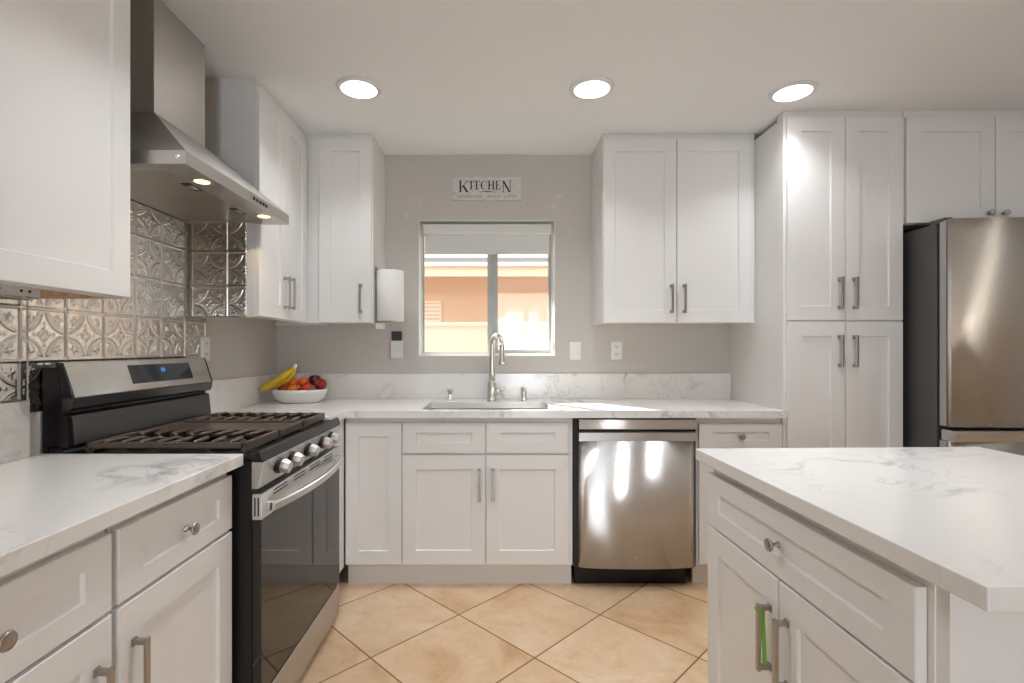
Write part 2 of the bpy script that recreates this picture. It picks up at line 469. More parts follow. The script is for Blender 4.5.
rs = thing('roller_shade', 'pale grey roller shade drawn a little way down at the top of the window', 'window shade', (0, WB, OZ1 - .3))
MB().box(OX0 + .9, OX1 - .9, .5, 3.0, -3.0, -.5, .35, 3).build('cassette', 'shade_fabric', rs)
MB().box(OX0 + 1.3, OX1 - 1.3, 1.9, 1.98, -7.2, -2.9).build('shade_fabric', 'shade_fabric', rs)
MB().box(OX0 + 1.3, OX1 - 1.3, 1.7, 2.2, -7.75, -7.2, .12).build('hem_bar', 'shade_fabric', rs)
ch = MB()
for z in np.arange(-30, -2.5, .34): ch.lathe([(0.001, -.12), (.1, 0), (.001, .12)], (OX1 - .45, 1.2, z), n=6)
ch.tube([(OX1 - .45, 1.2, -30), (OX1 - .45, 1.2, -2.5)], .03, 5)
ch.build('bead_chain', 'bead_chain', rs)
MB().box(OX1 - .9, OX1 - .02, .9, 1.6, -32.2, -29.6, .12).build('chain_holder', 'white_plastic', rs)

# ------------------------------------------------------------------ outside the window
struct(MB().box(-400, 400, WB + 6, 900, -30, -20).build('ground_outside', 'outside_ground'))
fw = MB().box(-240, 240, 200, 206, -20, 57.2).box(-240, 240, 199, 207, 57.2, 58.6)
tag(fw.build('garden_wall', 'cream_stucco'), 'low cream stucco garden wall outside the window', 'wall')
lampo = thing('wall_lamp', 'small white lamp standing at the top of the garden wall outside', 'lamp', (3.4, 198.4, 57))
MB().lathe([(2.4, 0), (2.9, .5), (2.7, 2.0), (1.6, 3.0), (.2, 3.3)], (0, 0, .2), n=20).build('lamp_shade', 'gutter', lampo)
MB().box(-2.4, 2.4, -.4, .55, -22, .2, .2).build('lamp_bracket', 'gutter', lampo)
nh = thing('neighbour_house', 'orange stucco house with pale roof edge beyond the garden wall', 'building', (0, 262, -20))
MB().box(-300, 300, 0, 300, 0, 106).build('wall', 'orange_stucco', nh)
MB().box(-310, 310, -27, -25, 101.5, 107.4).build('fascia', 'fascia_paint', nh)
MB().box(-310, 310, -25, 0, 106, 107).build('soffit', 'fascia_paint', nh)
rf = MB()
for k in range(26):
    y = -30 + k * 10; z = 107.6 + k * 3.6
    rf.prism([(y, z), (y, z + 2.2), (y + 12, z + 6.0), (y + 12, z + 3.8)], lambda a, b, c: (-315 + 630 * c, a, b))
rf.build('roof', 'roof_tile', nh)
MB().tube([(-310, -29, 107), (310, -29, 107)], 1.2, 10).build('gutter', 'gutter', nh)
vt = MB()
vt.box(-39, -38, -1, .2, 73, 92).box(-29.6, -28.6, -1, .2, 73, 92).box(-39, -28.6, -1, .2, 91.5, 92.6)
for k in range(9): vt.box(-38, -29.6, -.7, .1, 73.6 + k * 2, 75 + k * 2)
vt.build('louvre_vent', 'vent_paint', nh)

# ------------------------------------------------------------------ cabinet hardware
def pull_mesh(L, n):
    m = MB()
    m.box(-.24, .24, -1.3, -.98, -L / 2, L / 2, .04)
    for s_ in (-1, 1):
        c = s_ * (L / 2 - .36)
        m.box(-.22, .22, -1.05, 0, c - .22, c + .22, .03)
        m.box(-.3, .3, -.16, 0, c - .34, c + .34, .03)
    bmesh.ops.recalc_face_normals(m.bm, faces=m.bm.faces)
    bmesh.ops.scale(m.bm, vec=(IN,) * 3, verts=m.bm.verts)
    me = bpy.data.meshes.new(n); m.bm.to_mesh(me); m.bm.free(); me.materials.append(MAT['nickel'])
    return me
def knob_mesh():
    m = MB()
    m.lathe([(.32, 0), (.32, .08), (.17, .2), (.15, .55), (.3, .7), (.56, .82), (.62, .95), (.58, 1.06), (.5, 1.1), (.46, 1.07), (.36, 1.12), (.12, 1.16)], axis=(0, -1, 0), n=22)
    bmesh.ops.recalc_face_normals(m.bm, faces=m.bm.faces)
    bmesh.ops.scale(m.bm, vec=(IN,) * 3, verts=m.bm.verts)
    me = bpy.data.meshes.new('knob'); m.bm.to_mesh(me); m.bm.free(); me.materials.append(MAT['nickel'])
    return me
PULL = pull_mesh(6.4, 'handle'); KNOB = knob_mesh()

def shell(mb, W, D, z0, z1, top=True, rec=0.0, front=True):
    """open box of 3/4 inch boards: sides, bottom, back, front frame"""
    mb.box(0, .75, .8, D, z0, z1); mb.box(W - .75, W, .8, D, z0, z1)
    mb.box(.75, W - .75, 1.5, D, z0 + rec, z0 + rec + .75, mi=1)
    mb.box(.75, W - .75, D - .5, D, z0 + rec + .75, z1)
    if top: mb.box(.75, W - .75, 1.5, D - .5, z1 - .75, z1)
    if front: mb.box(.75, W - .75, .8, 1.5, z0, z1)
    return mb

def door(par, x0, x1, z0, z1, handle=None, hz=None, st=2.7, mesh=None):
    d = MB().shaker(x0, x1, z0, z1, st=st, rl=st + .1).build('door', 'white_paint', par)
    if handle is not None: place('handle', mesh or PULL, d, (handle, 0, hz))
    return d
def drawer(par, x0, x1, z0, z1, knobs=(), st=2.7, rl=2.0, name='drawer'):
    d = MB().shaker(x0, x1, z0, z1, st=st, rl=rl).build(name, 'white_paint', par)
    for k in knobs: place('knob', KNOB, d, (k, 0, (z0 + z1) / 2))
    return d

ZB, ZT = 4.6, 34.55
def base_cabinet(label, loc, rot, W, D, toe=True, toe_x=(0, None)):
    c = thing('base_cabinet', label, 'cabinet', loc, rot, None)
    shell(MB(), W, D, ZB, ZT, top=False).build('carcass', ['white_paint', 'raw_wood'], c)
    if toe: MB().box(toe_x[0], W if toe_x[1] is None else toe_x[1], 2.6, 3.3, 0, ZB).build('toe_kick', 'white_paint', c)
    return c

DF = 102.0     # door plane of the back run
# blind corner panel
c = base_cabinet('narrow white base cabinet with one plain panel door in the corner beside the range', (-30.6, DF, 0), 0, 11.55, 22.5)
door(c, .15, 11.4, 5.0, 33.5, st=2.6)
# sink base
c = base_cabinet('wide white sink base cabinet with two doors and two false drawers left of the dishwasher', (-19.05, DF, 0), 0, 34.3, 22.5)
drawer(c, .1, 16.72, 27.4, 33.5, name='false_drawer_front'); drawer(c, 16.88, 33.4, 27.4, 33.5, name='false_drawer_front')
door(c, .1, 16.72, 5.0, 26.95, 15.5, 21.1); door(c, 16.88, 33.4, 5.0, 26.95, 18.2, 21.1)
# right of the dishwasher
c = base_cabinet('narrow white base cabinet with one drawer and door right of the dishwasher', (40.25, DF, 0), 0, 17.2, 22.5)
drawer(c, .35, 17.05, 28.2, 33.3, (8.6,), rl=1.7); door(c, .35, 17.05, 5.0, 27.8, 15.4, 21.1)
# left run, facing right
LF = -31.1
c = base_cabinet('white base cabinet with drawer and door against the near side of the range', (LF, 41.6, 0), 90, 18.3, 22.3)
drawer(c, .25, 18.05, 27.4, 33.6, (9.15,), rl=1.9); door(c, .25, 18.05, 5.0, 27.05, 1.9, 20.6)
c = base_cabinet('white base cabinet nearest the camera at the left frame edge, cut off by the frame', (LF, 21.9, 0), 90, 19.4, 22.3)
drawer(c, .25, 19.15, 27.4, 33.6, (9.4,), rl=1.9); door(c, .25, 19.15, 5.0, 27.05, 17.5, 20.6)
c = base_cabinet('white base cabinet hidden under the left worktop behind the camera', (LF, -2.3, 0), 90, 24, 22.3)
drawer(c, .25, 23.75, 27.4, 33.6, (12,), rl=1.9); door(c, .25, 23.75, 5.0, 27.05, 2, 21.6)
# filler between the range and the corner
fl = MB().box(-31.6, -30.7, 90.9, 101.9, ZB, ZT).box(-33.4, -32.7, 90.9, 104.6, 0, ZB)
tag(fl.build('filler_panel', 'white_paint'), 'narrow white filler panel between the far side of the range and the corner', 'panel')

# ------------------------------------------------------------------ upper cabinets
def upper(label, loc, rot, W, D, z0=54.0, z1=94.9, doors=(), rec=.9, crown=True):
    c = thing('wall_cabinet', label, 'cabinet', loc, rot)
    shell(MB(), W, D, z0, z1, rec=rec).build('carcass', ['white_paint', 'cabinet_underside'], c)
    if crown: MB().box(0.05, W - .05, .75, D, z1, CEIL - .02).build('crown_strip', 'white_trim', c)
    for (x0, x1, hx) in doors: door(c, x0, x1, z0 + .15, z1 - .1, hx, 59.4, st=2.6)
    return c
UB = WB - .05
upper('white wall cabinet with two doors right of the window, beside the pantry', (23.5, 112.6, 0), 0, 34.0, UB - 112.6, doors=((.15, 16.3, 15.1), (16.45, 32.75, 17.9)))
upper('single-door white wall cabinet left of the window, paper towels on its side', (-42.75, 112.6, 0), 0, 15.1, UB - 112.6, doors=((3.25, 14.9, 12.6),))
upper('two-door white wall cabinet on the left wall between the hood and the corner', (-42.0, 89.7, 0), 90, 35.8, -42.0 - WL - .05, doors=((.15, 11.65, 10.6), (11.8, 22.75, 12.8)))
uc = upper('large white wall cabinet at the upper left of the picture, before the hood', (-42.4, 16.9, 0), 90, 42.0, -42.4 - WL - .05, z0=54.2, doors=((.15, 20.9, 19.6), (21.1, 41.9, 22.4)), rec=1.1)
br = MB().box(33.8, 40.9, 9.5, 9.75, 54.25, 55.2, .03)
for x in (35, 36, 38.5, 39.5): br.lathe([(.16, 0), (.16, .06)], (x, 9.5, 54.8), (0, -1, 0), 10, mi=1)
br.build('mounting_strip', ['white_trim', 'dark_slot'], uc)
MB().box(41.12, 41.24, 1.6, 11.4, 54.22, 55.3).build('raw_end_board', 'raw_wood', uc)

# ------------------------------------------------------------------ pantry and the cabinet over the fridge
PF = 101.55
p = thing('pantry_cabinet', 'tall white four-door pantry cabinet between the worktop and the refrigerator', 'cabinet', (57.6, PF, 0))
shell(MB(), 24.0, UB - PF, ZB, 94.9).build('carcass', ['white_paint', 'raw_wood'], p)
MB().box(0, 24, 2.6, 3.3, 0, ZB).build('toe_kick', 'white_paint', p)
MB().box(.05, 23.95, .75, 3, 94.9, CEIL - .02).build('crown_strip', 'white_trim', p)
for (z0, z1, hz) in ((54.05, 94.75, 59.4), (5.0, 53.75, 47.9)):
    door(p, .55, 12.0, z0, z1, 10.75, hz, st=2.75); door(p, 12.12, 23.6, z0, z1, 13.65, hz, st=2.75)
q = thing('wall_cabinet', 'short two-door white wall cabinet above the refrigerator', 'cabinet', (81.75, PF, 0))
shell(MB(), 36.2, UB - PF, 73.4, 94.9).build('carcass', ['white_paint', 'cabinet_underside'], q)
MB().box(.05, 36.15, .75, 3, 94.9, CEIL - .02).build('crown_strip', 'white_trim', q)
for (x0, x1, k) in ((.2, 17.85, 16.5), (18.0, 35.9, 19.4)):
    d = MB().shaker(x0, x1, 73.5, 94.7, st=2.75, rl=2.8).build('door', 'white_paint', q)
    place('knob', KNOB, d, (k, 0, 75.4))

# ------------------------------------------------------------------ worktops
def slab_mat(mb, name, label, bev=.1):
    o = mb.build(name, 'veined_quartz', bevel=bev)
    return tag(o, label, 'worktop')
CT0, CT1 = 34.6, 36.0
# back run with sink hole
SX0, SX1, SY0, SY1 = -15.4, 11.2, 103.1, 117.3
CF = 100.8
def rrect(x0, x1, y0, y1, r, n=6):
    pts = []
    for (cx_, cy_, a0) in ((x1 - r, y1 - r, 0), (x0 + r, y1 - r, 90), (x0 + r, y0 + r, 180), (x1 - r, y0 + r, 270)):
        for k in range(n + 1):
            a = math.radians(a0 + 90 * k / n); pts.append((cx_ + r * math.cos(a), cy_ + r * math.sin(a)))
    return pts
mb = grid_slab([WL + .05, -30.1, SX0 - 1, SX1 + 1, 57.5], [91.0, CF, SY0 - 1, SY1 + 1, WB - .05],
               lambda i, j: not (i > 0 and j == 0) and not (i == 2 and j == 2), CT0, CT1, lambda a, b, c: (a, b, c))
inner = rrect(SX0, SX1, SY0, SY1, 2.0)
outer = rrect(SX0 - 1, SX1 + 1, SY0 - 1, SY1 + 1, .002)
mb.loops([[(x, y, CT1) for x, y in outer], [(x, y, CT1) for x, y in inner], [(x, y, CT0) for x, y in inner], [(x, y, CT0) for x, y in outer]], False, False)
slab_mat(mb, 'worktop', 'white veined quartz worktop along the back wall around the sink', 0)
slab_mat(MB().box(WL + .05, -30.1, -2, 60.35, CT0, CT1), 'worktop', 'white veined quartz worktop at the left, before the range')
BT = 42.2
bs = MB().box(WL + .85, 57.5, WB - .75, WB - .05, CT1, BT)
tag(bs.build('backsplash', 'veined_quartz', bevel=.05), 'low quartz backsplash strip along the back wall behind the sink', 'backsplash')
bs = MB().box(WL + .05, WL + .8, 90.9, WB - .05, CT1, BT)
tag(bs.build('backsplash', 'veined_quartz', bevel=.05), 'low quartz backsplash strip on the left wall beside the fruit bowl', 'backsplash')
bs = MB().box(WL + .05, WL + .8, -2, 58.3, CT1, 42.5)
tag(bs.build('backsplash', 'veined_quartz', bevel=.05), 'low quartz backsplash strip at the left frame edge, before the range', 'backsplash')

# ------------------------------------------------------------------ pressed tin panels
TS = 6.12
def tin_height(u, v):
    """u, v in tiles (period 1); height in inches"""
    fu = u - np.floor(u); fv = v - np.floor(v)
    du = np.minimum(fu, 1 - fu); dv = np.minimum(fv, 1 - fv)     # distance to the nearest seam
    h = np.zeros_like(u)
    bump = lambda d, w: np.clip(1 - (d / w) ** 2, 0, 1)
    for d in (du, dv):
        h = np.maximum(h, 0.10 * bump(d, 0.034))
        h = h - 0.05 * bump(np.abs(d - 0.055), 0.022) * (h < .01)
    r = np.sqrt(du ** 2 + dv ** 2)                               # quarter circles about the corners
    far = (np.minimum(du, dv) > 0.075)
    h = np.maximum(h, 0.15 * bump(r, 0.075))
    h = np.maximum(h, 0.085 * bump(np.abs(r - 0.455), 0.030) * far); h = np.maximum(h, 0.055 * bump(np.abs(r - 0.395), 0.024) * far)
    lx = du - 0.215; ly = dv - 0.215                             # leaf in each quarter
    rr = np.sqrt(lx ** 2 + ly ** 2); aa = np.arctan2(ly, lx) - math.pi / 4
    leaf = 0.115 * (0.76 + 0.24 * np.cos(5 * aa))
    h = np.maximum(h, 0.085 * bump(rr, leaf) ** .7)
    cx = np.abs(fu - .5); cy = np.abs(fv - .5)                   # four lozenges at the centre
    e1 = np.maximum(np.abs(cx - .082), cy); e2 = np.maximum(cx, np.abs(cy - .082))
    h = np.maximum(h, 0.075 * bump(np.minimum(np.abs(cx - .085) + cy, cx + np.abs(cy - .085)), 0.075))
    h = np.maximum(h, 0.05 * bump(np.minimum(np.abs(cx - .21) + cy * 1.2, cx * 1.2 + np.abs(cy - .21)), 0.05))
    return h
def tin_sheet(cells, fmap, uv0):
    """cells: rectangles (a0, a1, b0, b1) in inches; fmap(a, b, h) -> point arrays"""
    V = []; F = []; base = 0
    for (a0, a1, b0, b1) in cells:
        na = max(2, int(round((a1 - a0) / TS * 60))); nb = max(2, int(round((b1 - b0) / TS * 60)))
        A, B = np.meshgrid(np.linspace(a0, a1, na + 1), np.linspace(b0, b1, nb + 1), indexing='ij')
        hgt = tin_height((A - uv0[0]) / TS, (B - uv0[1]) / TS) + 0.06
        edge_ = np.zeros_like(hgt, bool); edge_[0, :] = edge_[-1, :] = True; edge_[:, 0] = edge_[:, -1] = True
        X, Y, Z = fmap(A, B, np.where(edge_, 0.0, hgt))
        V.append(np.stack([X, Y, Z], -1).reshape(-1, 3))
        idx = np.arange((na + 1) * (nb + 1)).reshape(na + 1, nb + 1) + base
        F.append(np.stack([idx[:-1, :-1], idx[1:, :-1], idx[1:, 1:], idx[:-1, 1:]], -1).reshape(-1, 4))
        base += (na + 1) * (nb + 1)
    return np.concatenate(V) * IN, np.concatenate(F)
def tin_obj(name, cells, fmap, uv0, flip=False):
    V, F = tin_sheet(cells, fmap, uv0)
    if flip: F = F[:, ::-1]
    me = bpy.data.meshes.new(name)
    me.vertices.add(len(V)); me.vertices.foreach_set('co', V.astype(np.float32).ravel())
    me.loops.add(F.size); me.loops.foreach_set('vertex_index', F.astype(np.int32).ravel())
    me.polygons.add(len(F)); me.polygons.foreach_set('loop_start', np.arange(0, F.size, 4, dtype=np.int32))
    me.polygons.foreach_set('use_smooth', np.ones(len(F), bool))
    me.update(calc_edges=True); me.validate()
    me.materials.append(MAT['pressed_tin'])
    return place(name, me)
o = tin_obj('tin_backsplash', [(39.4, 58.72, 42.55, 54.15), (58.72, 89.6, 41.0, 71.55), (89.6, 95.0, 42.25, 53.95)],
            lambda a, b, h: (WL + .03 + h, a, b), (57.85, 53.2))
tag(o, 'silver pressed tin tile backsplash on the left wall behind the range', 'backsplash')
o = tin_obj('tin_backsplash', [(WL + .3, -44.2, 54.0, 71.55)], lambda a, b, h: (a, 89.66 - h, b), (WL + .6, 53.2))
tag(o, 'pressed tin tiles covering the cabinet side at the far end of the hood', 'backsplash')

# ------------------------------------------------------------------ sink and faucet
sk = thing('sink', 'stainless undermount sink set in the back worktop under the window', 'sink', ((SX0 + SX1) / 2, (SY0 + SY1) / 2, CT0))
hw, hd = (SX1 - SX0) / 2, (SY1 - SY0) / 2
rl_ = lambda d, r, z: [(x, y, z) for x, y in rrect(-hw - d, hw + d, -hd - d, hd + d, r)]
bz = MB().loops([rl_(.9, 2.6, -.05), rl_(-.12, 2.0, -.05), rl_(-.2, 1.9, -.3), rl_(-.5, 1.8, -7.2), rl_(-1.4, 1.4, -8.0)], False, True, smooth=True)
bz.loops([rl_(.9, 2.6, -.05), rl_(.9, 2.6, -.12), rl_(0.0, 2.0, -.12), rl_(-.3, 1.9, -7.4), rl_(-1.3, 1.4, -8.15)], False, True, smooth=True)
bz.build('basin', 'sink_steel', sk)
MB().lathe([(1.9, 0), (1.9, .1), (1.5, .14), (1.2, .02)], (0, 2, -7.98), n=20).build('drain', 'chrome', sk)

fa = thing('faucet', 'brushed nickel gooseneck pull-down faucet behind the sink', 'faucet', (-1.2, 121.3, CT1))
MB().lathe([(1.3, 0), (1.3, .22), (1.14, .4), (1.08, 3.0), (1.14, 3.2), (1.02, 3.5), (.86, 4.3), (.82, 4.7)], n=24).build('body', 'faucet_nickel', fa)
pts = [(0, 0, 4.4), (.0, 0, 7), (.02, -.02, 9.5), (.04, -.05, 11.6)]
rr_ = [.82, .76, .70, .64]
for k in range(0, 15):
    a = math.pi * k / 14
    pts.append((.06 + 1.15 * (1 - math.cos(a)), -.06 - 1.9 * (1 - math.cos(a)), 13.4 + 2.0 * math.sin(a)))
    rr_.append(.60 - .06 * k / 14)
MB().tube(pts, rr_, 16).build('spout', 'faucet_nickel', fa)
x_, y_, z_ = pts[-1]
MB().lathe([(.56, .1), (.66, -.2), (.62, -.5), (.64, -2.4), (.86, -4.0), (.95, -4.6), (.75, -4.8)], (x_, y_, z_), n=20).build('spray_head', 'faucet_nickel', fa)
hd_ = MB().tube([(.8, 0, 2.0), (2.0, -.05, 2.0)], [.62, .6], 14)
hd_.tube([(1.7, -.05, 2.2), (2.3, -.1, 2.65), (3.1, -.25, 2.75)], [.42, .36, .28], 10)
hd_.tube([(1.9, -.05, 2.0), (2.4, -.1, 1.55), (2.7, -.1, .9)], [.42, .34, .26], 10)
hd_.build('lever', 'faucet_nickel', fa)

sd = thing('soap_dispenser', 'short cylindrical nickel soap dispenser right of the faucet', 'dispenser', (6.4, 121.4, CT1))
MB().lathe([(.85, 0), (.85, .12), (.62, .25), (.6, 2.4), (.66, 2.55), (.6, 2.75), (.3, 2.85)], n=20).build('body', 'faucet_nickel', sd)
MB().tube([(-.1, -.3, 2.45), (-.1, -1.3, 2.45), (-.1, -1.6, 2.2)], [.2, .18, .16], 8).build('nozzle', 'faucet_nickel', sd)
ag = thing('sink_button', 'small flared nickel push button left of the faucet', 'push button', (-11.2, 121.4, CT1))
MB().lathe([(.95, 0), (.9, .15), (.5, .8), (.34, 1.5)], n=20).build('body', 'faucet_nickel', ag)
MB().lathe([(.34, 1.45), (.5, 1.9), (.78, 2.35), (.8, 2.6), (.5, 2.7)], n=20).build('cap', 'faucet_nickel', ag)

# ------------------------------------------------------------------ dishwasher
dw = thing('dishwasher', 'stainless dishwasher with a pocket handle under the back worktop', 'dishwasher', (15.35, 101.0, 0))
MB().box(.1, 24.7, 1.5, 22.5, 4.4, 34.3).build('tub', 'black_matte', dw)
MB().box(.6, 23.4, 3.6, 4.4, 0.05, 4.4).build('toe_plate', 'black_enamel', dw)
DX0, DX1 = 1.0, 24.45
def bowed(mb, x0, x1, z0, z1, y, depth, back, n=40, edge_r=1.6):
    L = []
    for i in range(n + 1):
        s_ = i / n; x = x0 + (x1 - x0) * s_
        e_ = min(x - x0, x1 - x) / edge_r
        rnd = .45 * (1 - math.sqrt(max(0, 1 - (1 - e_) ** 2))) if e_ < 1 else 0
        yy = y - depth * (1 - (2 * s_ - 1) ** 2) + rnd
        L.append([(x, yy, z0), (x, yy, z1), (x, back, z1), (x, back, z0)])
    mb.loops(L, smooth=False)
    return mb
dp = MB(); bowed(dp, DX0, DX1, 4.5, 29.9, .75, .8, 1.5)
for f in dp.bm.faces: f.smooth = len(f.verts) == 4 and abs(f.normal.z) < .5
dpo = dp.build('door', 'stainless', dw)
MB().prism([(.15, 29.95), (.1, 31.6), (.35, 31.75), (1.5, 31.75), (1.5, 29.95)], lambda a, b, c: (DX0 + (DX1 - DX0) * c, a, b)).build('handle_lip', 'pale_steel', dpo)
MB().box(DX0, DX1, 1.1, 1.5, 31.75, 32.4).build('pocket', 'dark_slot', dpo)
MB().box(DX0, DX1, .1, 1.5, 32.3, 34.25, .06).build('control_strip', 'stainless', dw)

# ------------------------------------------------------------------ range
RX0 = 60.45
rg = thing('range', 'stainless and black gas range with five knobs in the left run', 'stove', (-28.0, RX0, 0), 90)
RW = 30.0
# local: x along the wall (0 near the camera .. 30), y = depth from the door plane, z up
MB().box(0, RW, 1.2, 25.4, 1.2, 35.3).build('body', 'black_enamel', rg)
ctp = MB().prism([(-.15, 35.0), (.15, 36.05), (.5, 36.2), (1.1, 35.75), (23.6, 35.75), (24.0, 36.9), (25.3, 36.9), (25.3, 35.0), (1.2, 35.0)], lambda a, b, c: (RW * c, a, b))
ctp.build('cooktop', 'black_enamel', rg, bevel=.08)
for fx in (1.2, RW - 1.2):
    MB().lathe([(.7, 0), (.7, .35), (.4, .5), (.4, 1.3)], (fx, 2.3, 0.0), n=14).build('foot', 'black_plastic', rg)
    MB().lathe([(.7, 0), (.7, .35), (.4, .5), (.4, 1.3)], (fx, 22.8, 0.0), n=14).build('foot', 'black_plastic', rg)
# control panel
cp_ = MB().prism([(-.25, 34.95), (.4, 31.75), (1.3, 31.75), (1.3, 34.95)], lambda a, b, c: (.02 + (RW - .04) * c, a, b))
cp_.build('control_panel', 'stainless', rg, bevel=.06)
kn = MB()
ax = Vector((0, -3.2, -.62)).normalized()
kn.lathe([(1.0, -.05), (1.0, .28)], axis=ax, n=22, mi=1)
kn.lathe([(.86, .28), (.94, .4), (.94, .8), (.78, 1.42), (.6, 1.5)], axis=ax, n=8, smooth=False)
bmesh.ops.recalc_face_normals(kn.bm, faces=kn.bm.faces); bmesh.ops.scale(kn.bm, vec=(IN,) * 3, verts=kn.bm.verts)
knme = bpy.data.meshes.new('burner_knob'); kn.bm.to_mesh(knme); kn.bm.free()
knme.materials.append(MAT['pale_steel']); knme.materials.append(MAT['black_plastic'])
for kx in (5, 9, 15, 21, 25): place('burner_knob', knme, rg, (kx, .02, 33.45))
# oven door
od = MB().box(0, RW, .05, 1.15, 7.0, 28.0, .08).build('oven_door', 'oven_glass', rg)
dt = MB().box(0, RW, .0, 1.15, 28.05, 31.15, .06)
dt.build('door_top_trim', 'pale_steel', od)
for a0 in (3.2, 9.5, 15.6, 21.6):
    for dz in (0, .45): MB().box(a0, a0 + 4.2, -.02, .1, 30.2 + dz, 30.36 + dz).build('vent_slot', 'dark_slot', od)
for k in range(2): MB().box(-.02, .1, .32 + .4 * k, .5 + .4 * k, 28.5, 30.7).build('vent_slot', 'dark_slot', od)
hp = []; N_ = 20
for i in range(N_ + 1):
    s_ = i / N_
    hp.append((1.2 + 27.6 * s_, -.75 - 1.5 * (1 - (2 * s_ - 1) ** 2), 29.3))
hb = MB()
L = [[(p_[0], p_[1] + dy_, p_[2] + dz_) for dy_, dz_ in ((-.25, -.5), (-.35, -.3), (-.35, .35), (-.2, .5), (.25, .45), (.3, -.45))] for p_ in hp]
hb.loops(L, smooth=False)
hb.box(1.2, 2.0, -.8, .05, 28.8, 29.8, .1).box(28.0, 28.8, -.8, .05, 28.8, 29.8, .1)
hb.build('handle', 'pale_steel', od)
MB().box(0, RW, .12, 1.15, 1.3, 6.55, .12).build('storage_drawer', 'stainless', rg)
MB().box(.1, RW - .1, .5, 1.2, 6.5, 7.0).build('gap_strip', 'black_matte', rg)
# backguard
bk = MB().prism([(23.0, 36.6), (23.35, 40.4), (23.9, 40.6), (23.9, 42), (24.3, 46.2), (26.1, 46.2), (26.1, 20), (25.4, 20), (25.4, 36.6)], lambda a, b, c: (RW * c, a, b))
bko = bk.build('backguard', 'black_enamel', rg)
MB().prism([(22.55, 42.6), (23.9, 46.75), (24.6, 46.85), (24.6, 42.6)], lambda a, b, c: (.43 + (RW - .86) * c, a, b)).build('console_face', 'stainless', bko, bevel=.06)
for xa in (.08, RW - .42): MB().prism([(22.56, 42.6), (23.9, 46.74), (24.6, 46.84), (24.6, 42.6)], lambda a, b, c, xa=xa: (xa + .34 * c, a, b)).build('console_end', 'black_enamel', bko)
MB().prism([(22.5, 42.55), (22.75, 41.3), (23.1, 41.0), (24.2, 41.0), (24.2, 42.55)], lambda a, b, c: (.1 + (RW - .2) * c, a, b)).build('console_lip', 'dark_steel', bko, bevel=.06)
def on_face(x0, x1, s0, s1, off, mat, name, par):
    p0 = Vector((0, 22.55, 42.6)); p1 = Vector((0, 23.9, 46.75)); n_ = Vector((0, -4.15, 1.35)).normalized()
    m = MB(); a = p0.lerp(p1, s0); b = p0.lerp(p1, s1)
    lo = [Vector((x0, 0, 0)) + a, Vector((x1, 0, 0)) + a, Vector((x1, 0, 0)) + b, Vector((x0, 0, 0)) + b]
    m.loops([[q_ - n_ * .02 for q_ in lo], [q_ + n_ * off for q_ in lo]])
    return m.build(name, mat, par)
ds = on_face(10.6, 24.6, .22, .84, .04, 'display_glass', 'display', bko)
on_face(17.2, 18.2, .56, .70, .05, 'clock_digits', 'clock', ds)
MB().prism([(22.6, 36.9), (22.95, 40.3), (23.4, 40.3), (23.4, 36.9)], lambda a, b, c: (.5 + (RW - 1) * c, a, b)).build('back_panel', 'dark_steel', bko, bevel=.05)
# burners and grates
for (bx, by, r) in ((5.3, 6.5, 1.9), (5.3, 17.5, 1.5), (15, 12, 2.0), (24.7, 6.5, 1.7), (24.7, 17.5, 1.4)):
    MB().lathe([(r + .5, 0), (r + .4, .35), (r, .4), (r, .7), (r - .2, .85)], (bx, by, 35.75), n=22).build('burner', 'black_matte', rg)
def grate(x0, x1, y0, y1, fingers, name='grate'):
    m = MB(); z0, z1 = 36.0, 37.12; w = .5
    m.box(x0, x1, y0, y0 + w, z0, z1, .1).box(x0, x1, y1 - w, y1, z0, z1, .1)
    m.box(x0, x0 + w, y0, y1, z1 - .7, z1, .1).box(x1 - w, x1, y0, y1, z1 - 1.1, z1, .1)
    ym = (y0 + y1) / 2; xm = (x0 + x1) / 2
    if fingers:
        m.box(x0, x1, ym - .2, ym + .2, z1 - .45, z1 - .05, .08)
        for i_, fy in enumerate(np.linspace(y0 + 2.0, y1 - 2.0, fingers)):
            if abs(fy - ym) < .5: continue
            bend = .9 if fy < ym else -.9
            m.tube([(x0 + .2, fy, z1 - .25), (x0 + .7, fy, z1 - .02), (xm - 1.9, fy, z1 - .02), (xm - 1.3, fy + bend * .2, z1 - .02), (xm - 1.1, fy + bend, z1 - .2)], [.24, .27, .27, .27, .22], 6)
            m.tube([(x1 - .2, fy, z1 - .25), (x1 - .7, fy, z1 - .02), (xm + 1.9, fy, z1 - .02), (xm + 1.3, fy + bend * .2, z1 - .02), (xm + 1.1, fy + bend, z1 - .2)], [.24, .27, .27, .27, .22], 6)
    else:
        m.box(x0 + .4, x1 - .4, y0 + .4, y1 - .4, z0 + .1, z1 - .2, .1)
    for px_ in (x0 + .2, x1 - .6):
        for py_ in (y0 + .2, y1 - .6): m.box(px_, px_ + .4, py_, py_ + .4, 35.75, z0 + .1)
    return m.build(name, 'cast_iron', rg)
grate(.7, 10.6, 2.4, 21.6, 8)
grate(10.8, 19.2, 2.4, 21.6, 0, 'griddle')
grate(19.4, 29.3, 2.4, 21.6, 8)

# ------------------------------------------------------------------ hood
hd = thing('range_hood', 'stainless chimney range hood above the range with two lit lamps', 'range hood', (-37.1, 60.5, 70.5), 90)
HD = -37.1 - WL - .15          # depth
HW = 30.2
